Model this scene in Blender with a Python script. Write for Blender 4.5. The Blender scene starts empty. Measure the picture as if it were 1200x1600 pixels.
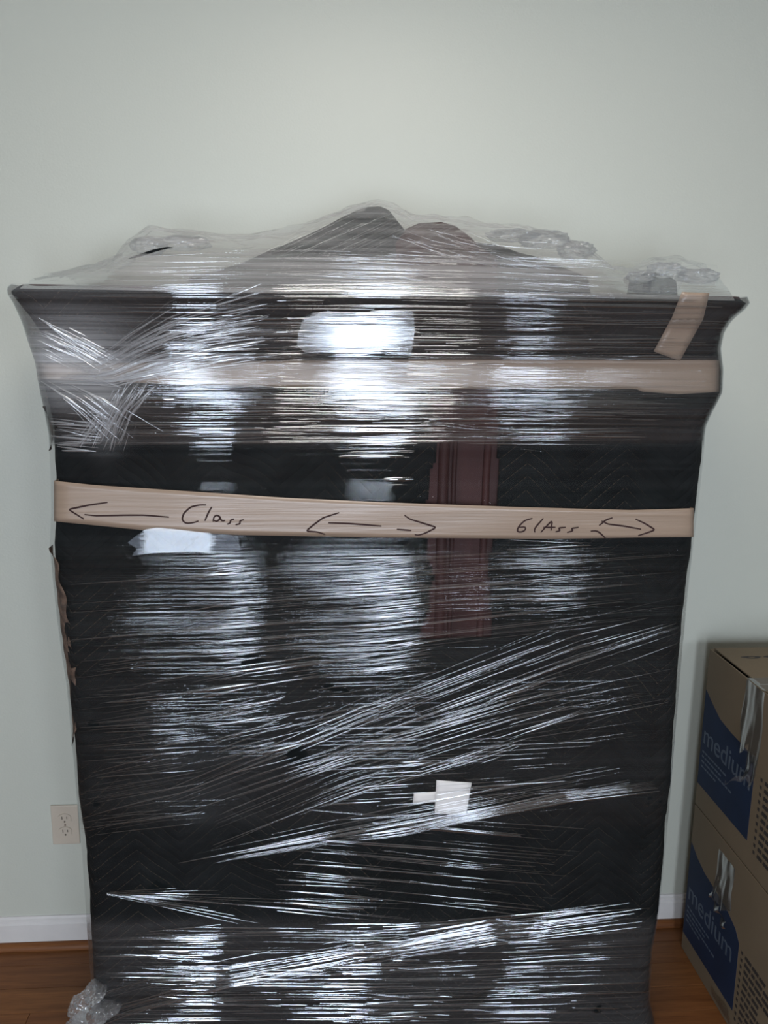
import bpy, bmesh, math, random
import numpy as np
from math import sin, cos, radians, pi
from mathutils import Vector, Matrix

S = bpy.context.scene
COL = S.collection
# ------------------------------------------------------------------ camera
F_PX, PITCH, YAW, ROLL = 1300.0, 11.5, 4.1, 0.75
CAM = np.array([0.0, -2.1, 1.66])
p_, y_, r_ = map(radians, (PITCH, YAW, ROLL))
FW = np.array([sin(y_)*cos(p_), cos(y_)*cos(p_), -sin(p_)])
R0 = np.array([cos(y_), -sin(y_), 0.0]); U0 = np.cross(R0, FW)
RT = R0*cos(r_) + U0*sin(r_); UP = -R0*sin(r_) + U0*cos(r_)
cd = bpy.data.cameras.new('camera'); cam = bpy.data.objects.new('camera', cd); COL.objects.link(cam)
cd.sensor_fit = 'VERTICAL'; cd.sensor_height = 36.0; cd.lens = 36.0*F_PX/1600.0
cd.clip_start = 0.02
M = Matrix(((RT[0], UP[0], -FW[0], CAM[0]), (RT[1], UP[1], -FW[1], CAM[1]), (RT[2], UP[2], -FW[2], CAM[2]), (0, 0, 0, 1)))
cam.matrix_world = M
S.camera = cam
# ------------------------------------------------------------------ world, lights, exposure
w = bpy.data.worlds.new('world'); S.world = w; w.use_nodes = True
w.node_tree.nodes['Background'].inputs[0].default_value = (0.80, 0.90, 1.0, 1)
w.node_tree.nodes['Background'].inputs[1].default_value = 0.6
vs = S.view_settings
vs.view_transform = 'Standard'; vs.look = 'None'; vs.gamma = 1.0; vs.use_curve_mapping = False
vs.exposure = -0.84
BACK_Y = -4.6
WINDOWS = [(-0.84, 0.48, 0.35), (0.34, 0.50, 0.35), (1.50, 0.62, 1.40)]     # centre x, width, sill height of the three windows behind the camera
WZ1 = 2.15
def area(name, loc, rot, sx, sy, watts, col):
    d = bpy.data.lights.new(name, 'AREA'); d.shape = 'RECTANGLE'; d.size = sx; d.size_y = sy
    d.energy = watts; d.color = col
    o = bpy.data.objects.new(name, d); COL.objects.link(o); o.location = loc; o.rotation_euler = rot
    return o
WRAD = 42.0
for wx, ww, WZ0 in WINDOWS:
    a = ww*(WZ1-WZ0)
    area('window_daylight', (wx, BACK_Y-0.10, (WZ0+WZ1)/2), (radians(90), 0, 0), ww, WZ1-WZ0, WRAD*pi*a, (0.79, 0.87, 1.0))
area('overhead_fill_light', (0.14, -1.1, 2.60), (0, 0, 0), 0.60, 0.60, 22, (1.0, 0.92, 0.84))  # added fill without a fixture, brightens and warms the upper wall

# ------------------------------------------------------------------ helpers
def ray(px, py):
    px = np.asarray(px, float); py = np.asarray(py, float)
    return FW + RT*((px-600)/F_PX)[..., None] - UP*((py-800)/F_PX)[..., None]
def at(px, py, Y):
    d = ray(px, py); t = (np.asarray(Y)-CAM[1])/d[..., 1]
    return CAM + d*t[..., None]
def atx(px, py, X):
    d = ray(px, py); t = (X-CAM[0])/d[..., 0]
    return CAM + d*t[..., None]
def obj(name, verts, faces, mat=None, parent=None, smooth=False, uv=None):
    me = bpy.data.meshes.new(name)
    me.from_pydata([tuple(map(float, v)) for v in verts], [], [tuple(map(int, f)) for f in faces])
    me.update()
    if mat: me.materials.append(mat)
    if smooth: me.shade_smooth()
    o = bpy.data.objects.new(name, me); COL.objects.link(o)
    if parent: o.parent = parent
    return o
def from_bm(name, bm, mat=None, parent=None, smooth=False):
    me = bpy.data.meshes.new(name); bm.normal_update(); bm.to_mesh(me); bm.free()
    if mat: me.materials.append(mat)
    if smooth: me.shade_smooth()
    o = bpy.data.objects.new(name, me); COL.objects.link(o)
    if parent: o.parent = parent
    return o
def box_bm(x0, x1, y0, y1, z0, z1, bev=0.0, bm=None):
    own = bm is None
    if own: bm = bmesh.new()
    g = bmesh.ops.create_cube(bm, size=1.0)['verts']
    for v in g:
        v.co = Vector(((x0+x1)/2+v.co.x*(x1-x0), (y0+y1)/2+v.co.y*(y1-y0), (z0+z1)/2+v.co.z*(z1-z0)))
    if bev > 0:
        es = list({e for v in g for e in v.link_edges})
        bmesh.ops.bevel(bm, geom=es, offset=bev, segments=2, affect='EDGES', profile=0.5)
    return bm
def box(name, x0, x1, y0, y1, z0, z1, mat, parent=None, bev=0.0):
    return from_bm(name, box_bm(x0, x1, y0, y1, z0, z1, bev), mat, parent)
def grid(name, P, mat, parent=None, smooth=True, wrap=False):
    n, m = P.shape[:2]
    idx = np.arange(n*m).reshape(n, m)
    f = np.stack([idx[:-1, :-1], idx[:-1, 1:], idx[1:, 1:], idx[1:, :-1]], -1).reshape(-1, 4)
    return obj(name, P.reshape(-1, 3), f, mat, parent, smooth)
def prism(name, poly, nrm, th, mat, parent=None):
    """flat polygon (3-D points) extruded by th along nrm"""
    n = len(poly); q = [np.array(p) for p in poly]; k = np.array(nrm)*th
    v = [p for p in q]+[p+k for p in q]
    f = [tuple(range(n))[::-1], tuple(range(n, 2*n))]+[(i, (i+1) % n, n+(i+1) % n, n+i) for i in range(n)]
    o = obj(name, v, f, mat, parent)
    bm = bmesh.new(); bm.from_mesh(o.data); bmesh.ops.recalc_face_normals(bm, faces=bm.faces); bm.to_mesh(o.data); bm.free()
    return o
def empty(name, loc):
    o = bpy.data.objects.new(name, None); COL.objects.link(o); o.location = loc; o.empty_display_size = .05
    return o
def reparent(root, kids):
    for k in kids:
        k.parent = root; k.matrix_parent_inverse = Matrix.Translation(-Vector(root.location))
def tag(o, label, cat=None, group=None):
    o['label'] = label
    if cat: o['category'] = cat
    if group: o['group'] = group
def struct(o): o['kind'] = 'structure'; return o

class NT:
    def __init__(s, name):
        s.m = bpy.data.materials.new(name); s.m.use_nodes = True; s.t = s.m.node_tree
        s.t.nodes.clear(); s.out = s.t.nodes.new('ShaderNodeOutputMaterial')
    def n(s, typ, ins=None, **kw):
        nd = s.t.nodes.new('ShaderNode'+typ)
        for k, v in kw.items(): setattr(nd, k, v)
        for k, v in (ins or {}).items():
            if isinstance(v, bpy.types.NodeSocket): s.t.links.new(v, nd.inputs[k])
            else: nd.inputs[k].default_value = v
        return nd
    def math(s, op, a, b=0.0, clamp=False):
        nd = s.t.nodes.new('ShaderNodeMath'); nd.operation = op; nd.use_clamp = clamp
        for i, v in enumerate((a, b)):
            if isinstance(v, bpy.types.NodeSocket): s.t.links.new(v, nd.inputs[i])
            else: nd.inputs[i].default_value = v
        return nd.outputs[0]
    def mixc(s, f, a, b):
        nd = s.t.nodes.new('ShaderNodeMix'); nd.data_type = 'RGBA'
        for i, v in ((0, f), (6, a), (7, b)):
            if isinstance(v, bpy.types.NodeSocket): s.t.links.new(v, nd.inputs[i])
            else: nd.inputs[i].default_value = v
        return nd.outputs[2]
    def mapped(s, scale=(1, 1, 1), rot=(0, 0, 0)):
        tc = s.n('TexCoord'); mp = s.n('Mapping', {'Vector': tc.outputs['Object'], 'Scale': scale, 'Rotation': rot})
        return mp.outputs[0]
    def noise(s, vec, scale=5.0, detail=3.0, rough=.5):
        return s.n('TexNoise', {'Vector': vec, 'Scale': scale, 'Detail': detail, 'Roughness': rough}).outputs['Fac']
    def ramp(s, f, a, b):
        return s.n('MapRange', {'Value': f, 'From Min': a, 'From Max': b}).outputs[0]
    def bump(s, h, st=.3, dist=.01):
        return s.n('Bump', {'Height': h, 'Strength': st, 'Distance': dist}).outputs[0]
    def pbsdf(s, col, rough=.5, normal=None, **kw):
        ins = {'Base Color': col, 'Roughness': rough}
        if normal is not None: ins['Normal'] = normal
        ins.update(kw)
        return s.n('BsdfPrincipled', ins).outputs[0]
    def done(s, sh): s.t.links.new(sh, s.out.inputs[0]); return s.m

# ------------------------------------------------------------------ materials
def m_plain(name, col, rough=.5, var=.06, sc=20, metal=0.0, bst=.1):
    t = NT(name); v = t.mapped(); nz = t.noise(v, sc, 4)
    c = t.mixc(t.ramp(nz, .3, .7), tuple(x*(1-var) for x in col)+(1,), tuple(min(1, x*(1+var)) for x in col)+(1,))
    return t.done(t.pbsdf(c, rough, t.bump(nz, bst, .002), Metallic=metal))
def m_wall():
    t = NT('wall_paint'); v = t.mapped(); nz = t.noise(v, 1.2, 2); fine = t.noise(v, 180, 2)
    c = t.mixc(nz, (.50, .518, .452, 1), (.52, .533, .467, 1))
    return t.done(t.pbsdf(c, .45, t.bump(fine, .15, .002)))
def m_wood_floor():
    t = NT('oak_floor_wood')
    oi = t.n('ObjectInfo').outputs['Random']
    tc = t.n('TexCoord').outputs['Object']
    off = t.n('CombineXYZ', {'X': t.math('MULTIPLY', oi, 13.7), 'Y': t.math('MULTIPLY', oi, 5.1), 'Z': 0.0}).outputs[0]
    ad = t.n('VectorMath', {0: tc, 1: off}, operation='ADD').outputs[0]
    mp = t.n('Mapping', {'Vector': ad, 'Scale': (2.0, 30, 30)}).outputs[0]
    nz = t.noise(mp, 1.6, 5, .6); n2 = t.noise(mp, 7, 3)
    c = t.mixc(t.ramp(nz, .3, .7), (.14, .052, .015, 1), (.26, .105, .034, 1))
    c = t.mixc(t.math('MULTIPLY', t.ramp(n2, .5, .75), .45), c, (.06, .018, .006, 1))
    c = t.mixc(t.math('MULTIPLY', oi, .35), c, (.10, .03, .010, 1))
    return t.done(t.pbsdf(c, .42, t.bump(nz, .1, .002), **{'Specular IOR Level': .3}))
def m_blanket():
    t = NT('quilted_black_fabric'); tc = t.n('TexCoord').outputs['Object']
    sx = t.n('SeparateXYZ', {0: tc})
    wob = t.math('MULTIPLY', t.math('SUBTRACT', t.noise(tc, 5, 1), .5), .05)
    x, z = t.math('ADD', sx.outputs[0], wob), t.math('ADD', sx.outputs[2], wob)
    tri = t.math('PINGPONG', x, .105)
    vv = t.math('ADD', z, t.math('MULTIPLY', tri, .85))
    d = t.math('PINGPONG', vv, .0145)
    line = t.math('LESS_THAN', d, .00065)
    dash = t.math('GREATER_THAN', t.math('FRACT', t.math('MULTIPLY', x, 110.0)), .4)
    fade = t.ramp(t.noise(tc, 3.5, 2), .42, .62)
    st = t.math('MULTIPLY', t.math('MULTIPLY', line, dash), t.math('MULTIPLY', fade, .75))
    nz = t.noise(tc, 14, 4); fine = t.noise(tc, 500, 2)
    base = t.mixc(t.ramp(nz, .35, .7), (.0025, .0038, .0042, 1), (.0065, .0085, .009, 1))
    col = t.mixc(st, base, (.11, .08, .055, 1))
    puff = t.math('POWER', t.math('MULTIPLY', d, 1/.0145), .5)
    h = t.math('ADD', puff, t.math('MULTIPLY', fine, .25))
    h = t.math('ADD', h, t.math('MULTIPLY', nz, .8))
    return t.done(t.pbsdf(col, .85, t.bump(h, .6, .004), **{'Specular IOR Level': .12}))
def film_mat(name, k, base, haze, rough, bst, scx, scz, attr=False, hcol=(.86, .86, .87, 1), rot=0.0):
    t = NT(name)
    v = t.mapped((scx, 4.0, scz), (0, rot, 0)); v2 = t.mapped((scx*.35, 1.5, scz*.3))
    nz = t.noise(v, 1.0, 4, .62); n2 = t.noise(v2, 1.0, 2)
    cre = t.math('ABSOLUTE', t.math('SUBTRACT', t.noise(t.mapped((scx*1.3, 4.0, scz*.8), (0, rot, 0)), 1.0, 2), .5))
    h = t.math('ADD', t.math('MULTIPLY', nz, .4), t.math('ADD', t.math('MULTIPLY', n2, .7), t.math('MULTIPLY', cre, 1.3)))
    amp = t.n('Attribute', attribute_name='wrinkle').outputs['Fac'] if attr else None
    if attr: h = t.math('MULTIPLY', h, amp)
    nrm = t.bump(h, bst, .01)
    fr = t.n('Fresnel', {'IOR': 1.5, 'Normal': nrm}).outputs[0]
    fac = t.math('ADD', t.math('MULTIPLY', fr, k), base, True)
    if attr: fac = t.math('MULTIPLY', fac, t.n('Attribute', attribute_name='cover').outputs['Fac'], True)
    gl = t.n('BsdfAnisotropic', {'Color': (.93, .97, 1, 1), 'Roughness': rough, 'Normal': nrm}).outputs[0]
    tr = t.n('BsdfTransparent', {'Color': (.975, .975, .975, 1)}).outputs[0]
    m1 = t.n('MixShader', {0: fac, 1: tr, 2: gl}).outputs[0]
    df = t.n('BsdfDiffuse', {'Color': hcol}).outputs[0]; tl = t.n('BsdfTranslucent', {'Color': hcol}).outputs[0]
    dd = t.n('MixShader', {0: .5, 1: df, 2: tl}).outputs[0]
    hz = haze
    if attr:
        ha = t.n('Attribute', attribute_name='haze').outputs['Fac']
        hz = t.math('MULTIPLY', ha, t.math('ADD', t.math('MULTIPLY', t.ramp(nz, .35, .75), 1.2), .4), True)
    return t.done(t.n('MixShader', {0: hz, 1: m1, 2: dd}).outputs[0])
def m_tape():
    t = NT('tan_packing_tape'); v = t.mapped((2, 2, 60)); nz = t.noise(v, 1.5, 3)
    c = t.mixc(t.ramp(nz, .3, .7), (.255, .19, .14, 1), (.295, .222, .166, 1))
    return t.done(t.pbsdf(c, .28, t.bump(nz, .25, .004)))
def m_card():
    t = NT('kraft_cardboard'); v = t.mapped(); nz = t.noise(v, 9, 4); f = t.noise(t.mapped((1, 1, 3)), 150, 2)
    c = t.mixc(nz, (.17, .13, .082, 1), (.215, .165, .105, 1))
    c = t.mixc(t.math('MULTIPLY', f, .25), c, (.12, .09, .055, 1))
    return t.done(t.pbsdf(c, .8, t.bump(f, .12, .002)))
def m_cherry():
    t = NT('cherry_wood'); v = t.mapped((18, 18, 1.5)); nz = t.noise(v, 1.4, 4)
    c = t.mixc(t.ramp(nz, .3, .7), (.020, .006, .0055, 1), (.042, .013, .012, 1))
    return t.done(t.pbsdf(c, .6, t.bump(nz, .1, .002), **{'Specular IOR Level': .2}))
WALL = m_wall(); FLOORM = m_wood_floor(); BLK = m_blanket(); TAPE = m_tape(); CARD = m_card(); CHERRY = m_cherry()
WHITE = m_plain('white_trim_paint', (.62, .60, .58), .4, .03)
CEIL = m_plain('ceiling_paint', (.55, .53, .48), .8, .02)
IVORY = m_plain('ivory_plastic', (.50, .44, .36), .35, .03); SLOT = m_plain('dark_slot', (.10, .08, .06), .6)
METAL = m_plain('steel_screw', (.5, .48, .45), .35, .05, metal=1.0)
PAPER = m_plain('white_paper', (.70, .68, .66), .7, .03, 60)
INK = m_plain('dark_red_marker', (.022, .004, .003), .8, .1)
BLUE = m_plain('blue_print', (.0045, .018, .056), .7, .12, 12); LBLUE = m_plain('pale_blue_print', (.08, .11, .155), .6)
DINK = m_plain('black_print', (.035, .03, .028), .7); BROWNB = m_plain('brown_paper_edge', (.12, .075, .052), .8, .6, 60, bst=.6)
SHEET = film_mat('stretch_film_sheet', 1.9, .0, .0, .03, .28, .9, 110, attr=True)
FOLD = film_mat('stretch_film_fold', 4.2, .0, .016, .055, .0, 9, 60)
TFOLD = film_mat('top_film_fold', 1.1, .0, .05, .08, .03, 9, 60)
GFOLD = film_mat('gathered_film_fold', 4.5, .05, .22, .18, .03, 9, 60)
CRUMP = film_mat('crumpled_film', .7, .01, .14, .10, .25, 25, 25)
CTAPE = film_mat('clear_packing_tape', .7, .01, .10, .22, .25, 14, 14, hcol=(.55, .52, .47, 1))
GLASS = film_mat('window_glass', 1.0, .0, .0, .02, .0, 1, 1)

# ------------------------------------------------------------------ the room
XL, XR, ZC = -4.2, 4.6, 2.75
struct(box('wall_back', XL-.1, XR+.1, 0, .12, 0, ZC, WALL))
struct(box('wall_left', XL-.12, XL, BACK_Y, 0, 0, ZC, WALL))
struct(box('wall_right', XR, XR+.12, BACK_Y, 0, 0, ZC, WALL))
struct(box('ceiling', XL-.1, XR+.1, BACK_Y-.12, .12, ZC, ZC+.1, CEIL))
bm = bmesh.new(); xs = XL-.1
for wx, ww, WZ0 in WINDOWS:
    box_bm(xs, wx-ww/2, BACK_Y-.12, BACK_Y, 0, ZC, bm=bm)
    box_bm(wx-ww/2, wx+ww/2, BACK_Y-.12, BACK_Y, 0, WZ0, bm=bm)
    box_bm(wx-ww/2, wx+ww/2, BACK_Y-.12, BACK_Y, WZ1, ZC, bm=bm); xs = wx+ww/2
box_bm(xs, XR+.1, BACK_Y-.12, BACK_Y, 0, ZC, bm=bm)
struct(from_bm('wall_front', bm, WALL))
for i, (wx, ww, WZ0) in enumerate(WINDOWS):
    bm = bmesh.new(); a, b = wx-ww/2, wx+ww/2
    for q in ((a-.06, a, WZ0-.06, WZ1+.06), (b, b+.06, WZ0-.06, WZ1+.06), (a, b, WZ1, WZ1+.06), (a-.0, b, WZ0-.06, WZ0)):
        box_bm(q[0], q[1], BACK_Y, BACK_Y+.018, q[2], q[3], bm=bm)
    box_bm(a, b, BACK_Y-.05, BACK_Y-.02, (WZ0+WZ1)/2-.018, (WZ0+WZ1)/2+.018, bm=bm)
    fr = from_bm('window_%d' % (i+1), bm, WHITE); struct(fr)
struct(box('floor', XL-.1, XR+.1, BACK_Y-.1, .1, -.06, -.012, FLOORM))
FL = bpy.data.objects['floor']
# floor boards: one object per board near the cabinet, shared meshes
PW, rnd = 0.083, random.Random(4)
plank_mesh = {}
def plank(x0, L, y1, dz):
    key = L
    if key not in plank_mesh:
        b = box_bm(0.0006, L-.0006, -PW+.0005, -.0005, -.012, 0, .0007)
        me = bpy.data.meshes.new('floor_board'); b.to_mesh(me); b.free(); me.materials.append(FLOORM); plank_mesh[key] = me
    o = bpy.data.objects.new('floor_board', plank_mesh[key]); COL.objects.link(o)
    o.location = (x0, y1, dz); o.parent = FL
for r in range(30):
    x = -2.3-rnd.random()*.5
    while x < 2.6:
        L = rnd.choice((.7, .9, 1.1, 1.3)); plank(x, L, -PW*r, -rnd.random()*.0004); x += L
box('floor_far', XL, XR, BACK_Y, -PW*30, -.012, 0, FLOORM, FL)
box('floor_far', XL, -2.82, -PW*30, 0, -.012, 0, FLOORM, FL); box('floor_far', 3.92, XR, -PW*30, 0, -.012, 0, FLOORM, FL)
# baseboard: profiled moulding, with oak shoe moulding below
def profile_x(name, prof, x0, x1, mat):
    n = len(prof); v = [(x0, y, z) for y, z in prof]+[(x1, y, z) for y, z in prof]
    f = [(i, (i+1) % n, n+(i+1) % n, n+i) for i in range(n)]+[tuple(range(n))[::-1], tuple(range(n, 2*n))]
    o = obj(name, v, f, mat); b = bmesh.new(); b.from_mesh(o.data); bmesh.ops.recalc_face_normals(b, faces=b.faces); b.to_mesh(o.data); b.free()
    return struct(o)
profile_x('baseboard_back', [(0, .0), (-.014, .0), (-.014, .070), (-.011, .074), (-.010, .080), (-.006, .084), (-.004, .090), (0, .091)], XL, XR, WHITE)
profile_x('trim_1', [(-.0145, .0005)]+[(-.0145-.017*cos(a*pi/16), .0005+.018*sin(a*pi/16)) for a in range(9)], XL, XR, FLOORM)

# duplex outlet
ox, oz = -.705, .368
outlet = empty('wall_outlet', (ox, 0, oz))
kids = [box('cover_plate', ox-.036, ox+.036, -.006, 0, oz-.058, oz+.058, IVORY, None, .002)]
for s in (1, -1):
    bm = bmesh.new(); N = 28
    vs_ = []
    for i in range(N):
        a = 2*pi*i/N; vs_.append((max(-.0165, min(.0165, .0185*cos(a))), .0145*sin(a)))
    top = [bm.verts.new((ox+a, -.0085, oz+s*.0195+b)) for a, b in vs_]; bot = [bm.verts.new((ox+a*1.06, -.0055, oz+s*.0195+b*1.06)) for a, b in vs_]
    bm.faces.new(top)
    for i in range(N): bm.faces.new((top[i], bot[i], bot[(i+1) % N], top[(i+1) % N]))
    bmesh.ops.recalc_face_normals(bm, faces=bm.faces)
    rc = from_bm('receptacle', bm, IVORY); kids.append(rc)
    for nm, dx, wd, hg in (('slot', -.0063, .0022, .0085), ('slot', .0063, .0022, .0070)):
        k = box(nm, ox+dx-wd/2, ox+dx+wd/2, -.0088, -.0084, oz+s*.0195+.001-hg/2+.002, oz+s*.0195+.001+hg/2+.002, SLOT, rc)
    bm = bmesh.new(); bmesh.ops.create_cone(bm, cap_ends=True, segments=14, radius1=.0026, radius2=.0026, depth=.0005, matrix=Matrix.Translation((ox, -.0087, oz+s*.0195-.008)) @ Matrix.Rotation(pi/2, 4, 'X'))
    from_bm('ground_hole', bm, SLOT, rc)
bm = bmesh.new(); bmesh.ops.create_cone(bm, cap_ends=True, segments=16, radius1=.003, radius2=.0025, depth=.0015, matrix=Matrix.Translation((ox, -.0066, oz)) @ Matrix.Rotation(pi/2, 4, 'X'))
kids.append(from_bm('screw', bm, METAL))
reparent(outlet, kids)
tag(outlet, 'ivory duplex electrical outlet on the wall left of the wrapped cabinet', 'outlet')

# ------------------------------------------------------------------ wrapped cabinet: the hull
def yf0(z): return np.interp(z, [0, .9, 1.38, 1.47, 1.54, 1.62, 1.69, 1.745, 1.80], [-.405, -.40, -.40, -.41, -.432, -.432, -.455, -.487, -.487])
def edge_table(pts):
    a = np.array(pts, float); z = np.full(len(a), 1.0)
    for _ in range(5):
        P = at(a[:, 0], a[:, 1], yf0(z)+.02); z = P[:, 2]
    o = np.argsort(z); return z[o], P[o, 0]
# film silhouette (outer) and fabric silhouette
FLz, FLx = edge_table([(30, 437), (13, 447), (11, 458), (22, 475), (33, 500), (46, 540), (56, 570), (59, 592), (67, 630), (76, 680), (79, 740), (80, 800), (78, 850), (82, 900), (92, 990), (104, 1070), (116, 1200), (128, 1330), (136, 1450), (142, 1530), (148, 1600), (153, 1660)])
BLz, BLx = edge_table([(34, 438), (16, 448), (13, 458), (26, 474), (42, 495), (62, 525), (74, 548), (66, 570), (62, 592), (69, 625), (80, 665), (82, 720), (84, 800), (82, 850), (86, 900), (98, 990), (108, 1070), (119, 1200), (131, 1330), (140, 1450), (146, 1530), (151, 1600), (156, 1660)])
FRz, FRx = edge_table([(1148, 455), (1166, 464), (1170, 474), (1163, 484), (1143, 500), (1130, 520), (1125, 545), (1129, 575), (1127, 612), (1113, 640), (1102, 665), (1099, 700), (1094, 750), (1088, 800), (1082, 850), (1074, 920), (1066, 1000), (1056, 1120), (1041, 1300), (1029, 1420), (1018, 1480), (1015, 1560), (1024, 1600), (1030, 1660)])
def xl(z, film=True): return np.interp(z, FLz, FLx) if film else np.interp(z, BLz, BLx)
def xr(z): return np.interp(z, FRz, FRx)
CR = .045
def low(x, z):   # slow hand-made unevenness of the padded front
    return .004*np.sin(7.3*x+2.1*z)*np.sin(3.1*z+1+2*x)+.0025*np.sin(19*x-6*z+1.3)*np.sin(11*z+2)+.002*np.sin(31*z+5*x)
def fronty(x, z, off):
    a, b = xl(z)-off+.02, xr(z)+off-.02
    y = yf0(z)-off+low(x, z)*.45
    x = np.clip(x, a+1e-4, b-1e-4)
    d = np.minimum(x-a, b-x); d = np.clip(d, 0, CR)
    return y+CR-np.sqrt(np.maximum(CR**2-(CR-d)**2, 0))
OFF_F = .02   # film offset; silhouettes were measured on the film
def sproj(px, py, off=OFF_F+.001):
    px = np.asarray(px, float); py = np.asarray(py, float)
    y = np.full(px.shape, -.43)
    for _ in range(7):
        P = at(px, py, y); z = P[..., 2]
        a, b = xl(z)-off+.02, xr(z)+off-.02
        x = np.clip(P[..., 0], a+.0005, b-.0005)
        y = .5*y+.5*fronty(x, z, off)
    P = np.stack([x, fronty(x, z, off), z], -1)
    return P
def hull_rows(zs, off, film=True, step=.006, t0=None, t1=None, back=-.05, inset=0.0):
    """rows of points from left back edge round the front to the right back edge"""
    rows = []
    nf = int(1.32/step)
    for z in zs:
        a = float(xl(z, film))+(-off+.02 if film else .002)+inset; b = float(xr(z))+(off-.02 if film else -.0015)-inset
        th = np.linspace(0, pi/2, 9)
        y0 = float(yf0(z))-off
        L = [(a, y) for y in np.linspace(back, y0+CR, 14)[:-1]]
        A = [(a+CR-CR*cos(q), y0+CR-CR*sin(q)) for q in th]
        Fx = np.linspace(a+CR, b-CR, nf)[1:-1]
        B = [(b-CR+CR*sin(q), y0+CR-CR*cos(q)) for q in th]
        Rr = [(b, y) for y in np.linspace(y0+CR, back, 14)[1:]]
        pts = np.array(L+A+[(x, y0) for x in Fx]+B+Rr)
        ramp = np.zeros(len(pts)); ramp[len(L)+4:len(pts)-len(Rr)-4] = 1
        y = pts[:, 1]+ramp*low(pts[:, 0], z)*(.45 if film else 1)
        rows.append(np.stack([pts[:, 0], y, np.full(len(pts), z)], -1))
    return np.array(rows)

CAB = empty('wrapped_cabinet', (.12, -.23, 0))
parts = []
# the wooden carcass inside (cherry), seen through the gap between the blankets
zt = np.concatenate([np.arange(.0, 1.72, .02), [1.735, 1.75, 1.757]])
P = hull_rows(zt, -.002, False, .02, inset=.004)
top = P[-1].copy(); top[:, 1] = np.clip(top[:, 1]*.3-.16, -.47, -.05); top[:, 0] = .12+(top[:, 0]-.12)*.8
P = np.concatenate([P, top[None]])
parts.append(grid('cabinet_body', P, CHERRY))
parts[-1]['label'] = 'dark cherry wood carcass glimpsed between the blankets'
# door stile mouldings on the exposed wood
for px0, px1, pr in ((683, 700, .010), (704, 712, .006), (752, 764, .008)):
    zz = np.linspace(.98, 1.56, 20)
    def xx(px, z):
        pt = at(np.full(1, px), np.full(1, 800), -.40); return float(pt[0, 0])
    v = []; x0, x1 = xx(px0, 0), xx(px1, 0)
    rows = []
    for z in zz:
        y0 = float(yf0(z))+.002+float(low(np.array((x0+x1)/2), z))
        rows.append([(x0, y0, z), (x0+.001, y0-pr*.7, z), ((x0+x1)/2, y0-pr, z), (x1-.001, y0-pr*.7, z), (x1, y0, z)])
    parts.append(grid('door_moulding', np.array(rows), CHERRY))

# blankets: portions of the hull with ragged borders and lumps
rng = np.random.default_rng(7)
def vnoise(x, z, s, seed=0):
    r = np.random.default_rng(seed); T = r.random((64, 64))
    u = (x*s) % 64; v = (z*s) % 64; i = np.floor(u).astype(int); j = np.floor(v).astype(int); fu = u-i; fv = v-j
    fu = fu*fu*(3-2*fu); fv = fv*fv*(3-2*fv); i1 = (i+1) % 64; j1 = (j+1) % 64; i %= 64; j %= 64
    return (T[i, j]*(1-fu)+T[i1, j]*fu)*(1-fv)+(T[i, j1]*(1-fu)+T[i1, j1]*fu)*fv
def blanket(name, z0, z1, fx0, fx1, off, seed, close_top=False, side_l=True, side_r=True):
    """fx0/fx1: functions z -> x where the front of this blanket starts and ends (None = goes round the corner)"""
    zs = np.arange(z0, z1, .006)
    if close_top: zs = np.concatenate([zs, np.linspace(z1, 1.745, 3)])
    P = hull_rows(zs, off, False, .006, back=-.06)
    # lumps
    X, Z = P[..., 0]+P[..., 1]*.7, P[..., 2]
    lump = (vnoise(X+9, Z+3, 9, seed)-.5)*.010+(vnoise(X+5, Z+7, 28, seed+1)-.5)*.0045+(vnoise(X+5, Z*3+7, 60, seed+2)-.5)*.0015
    P[..., 1] += np.where(np.abs(P[..., 1]) > .1, lump, 0)
    P[..., 0] += np.where(P[..., 0] < .1, lump, -lump)*np.clip((np.abs(P[..., 0]-.12)-.55)/.06, 0, 1)*.3
    n, m = P.shape[:2]
    if close_top:
        c1 = P[-1].copy(); c1[:, 2] += .010; c1[:, 1] = c1[:, 1]+.012*(c1[:, 1] < -.3); c1[:, 0] = .12+(c1[:, 0]-.12)*.985
        c2 = c1.copy(); c2[:, 2] += .002; c2[:, 1] = np.maximum(c2[:, 1], -.30); c2[:, 0] = .12+(c2[:, 0]-.12)*.8
        P = np.concatenate([P, c1[None], c2[None]])
    idx = np.arange(P.shape[0]*m).reshape(-1, m); fs = []
    keep = np.ones((P.shape[0]-1, m-1), bool)
    for i in range(P.shape[0]-1):
        z = P[i, 0, 2]; xc = P[i, :-1, 0]; yc = P[i, :-1, 1]
        front = yc < -.05
        if fx0: keep[i] &= (xc > fx0(z))
        if fx1: keep[i] &= (xc < fx1(z))
    # pull the border vertices: done by fine grid, jagged edge is fabric-like
    q = np.stack([idx[:-1, :-1], idx[:-1, 1:], idx[1:, 1:], idx[1:, :-1]], -1)[keep]
    o = obj(name, P.reshape(-1, 3), q, BLK, None, True)
    b = bmesh.new(); b.from_mesh(o.data); bmesh.ops.delete(b, geom=[v for v in b.verts if not v.link_faces], context='VERTS'); b.to_mesh(o.data); b.free()
    md = o.modifiers.new('thick', 'SOLIDIFY'); md.thickness = .005; md.offset = -1
    parts.append(o); return o
def gx(px, z=1.2): return float(at(np.full(1, float(px)), np.full(1, 800.0), -.41)[0, 0])
g0, g1 = gx(668), gx(772)
b1 = blanket('moving_blanket', .95, 1.738, None, lambda z: g0+.010*sin(z*23)+.004*sin(z*71) if z < 1.6 else gx(800), .008, 11, True)
b1['label'] = 'quilted black blanket over the upper left'
b2 = blanket('moving_blanket', .93, 1.736, lambda z: g1+.006*sin(z*19+1) if z < 1.60 else gx(792), None, .009, 21, True)
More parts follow.
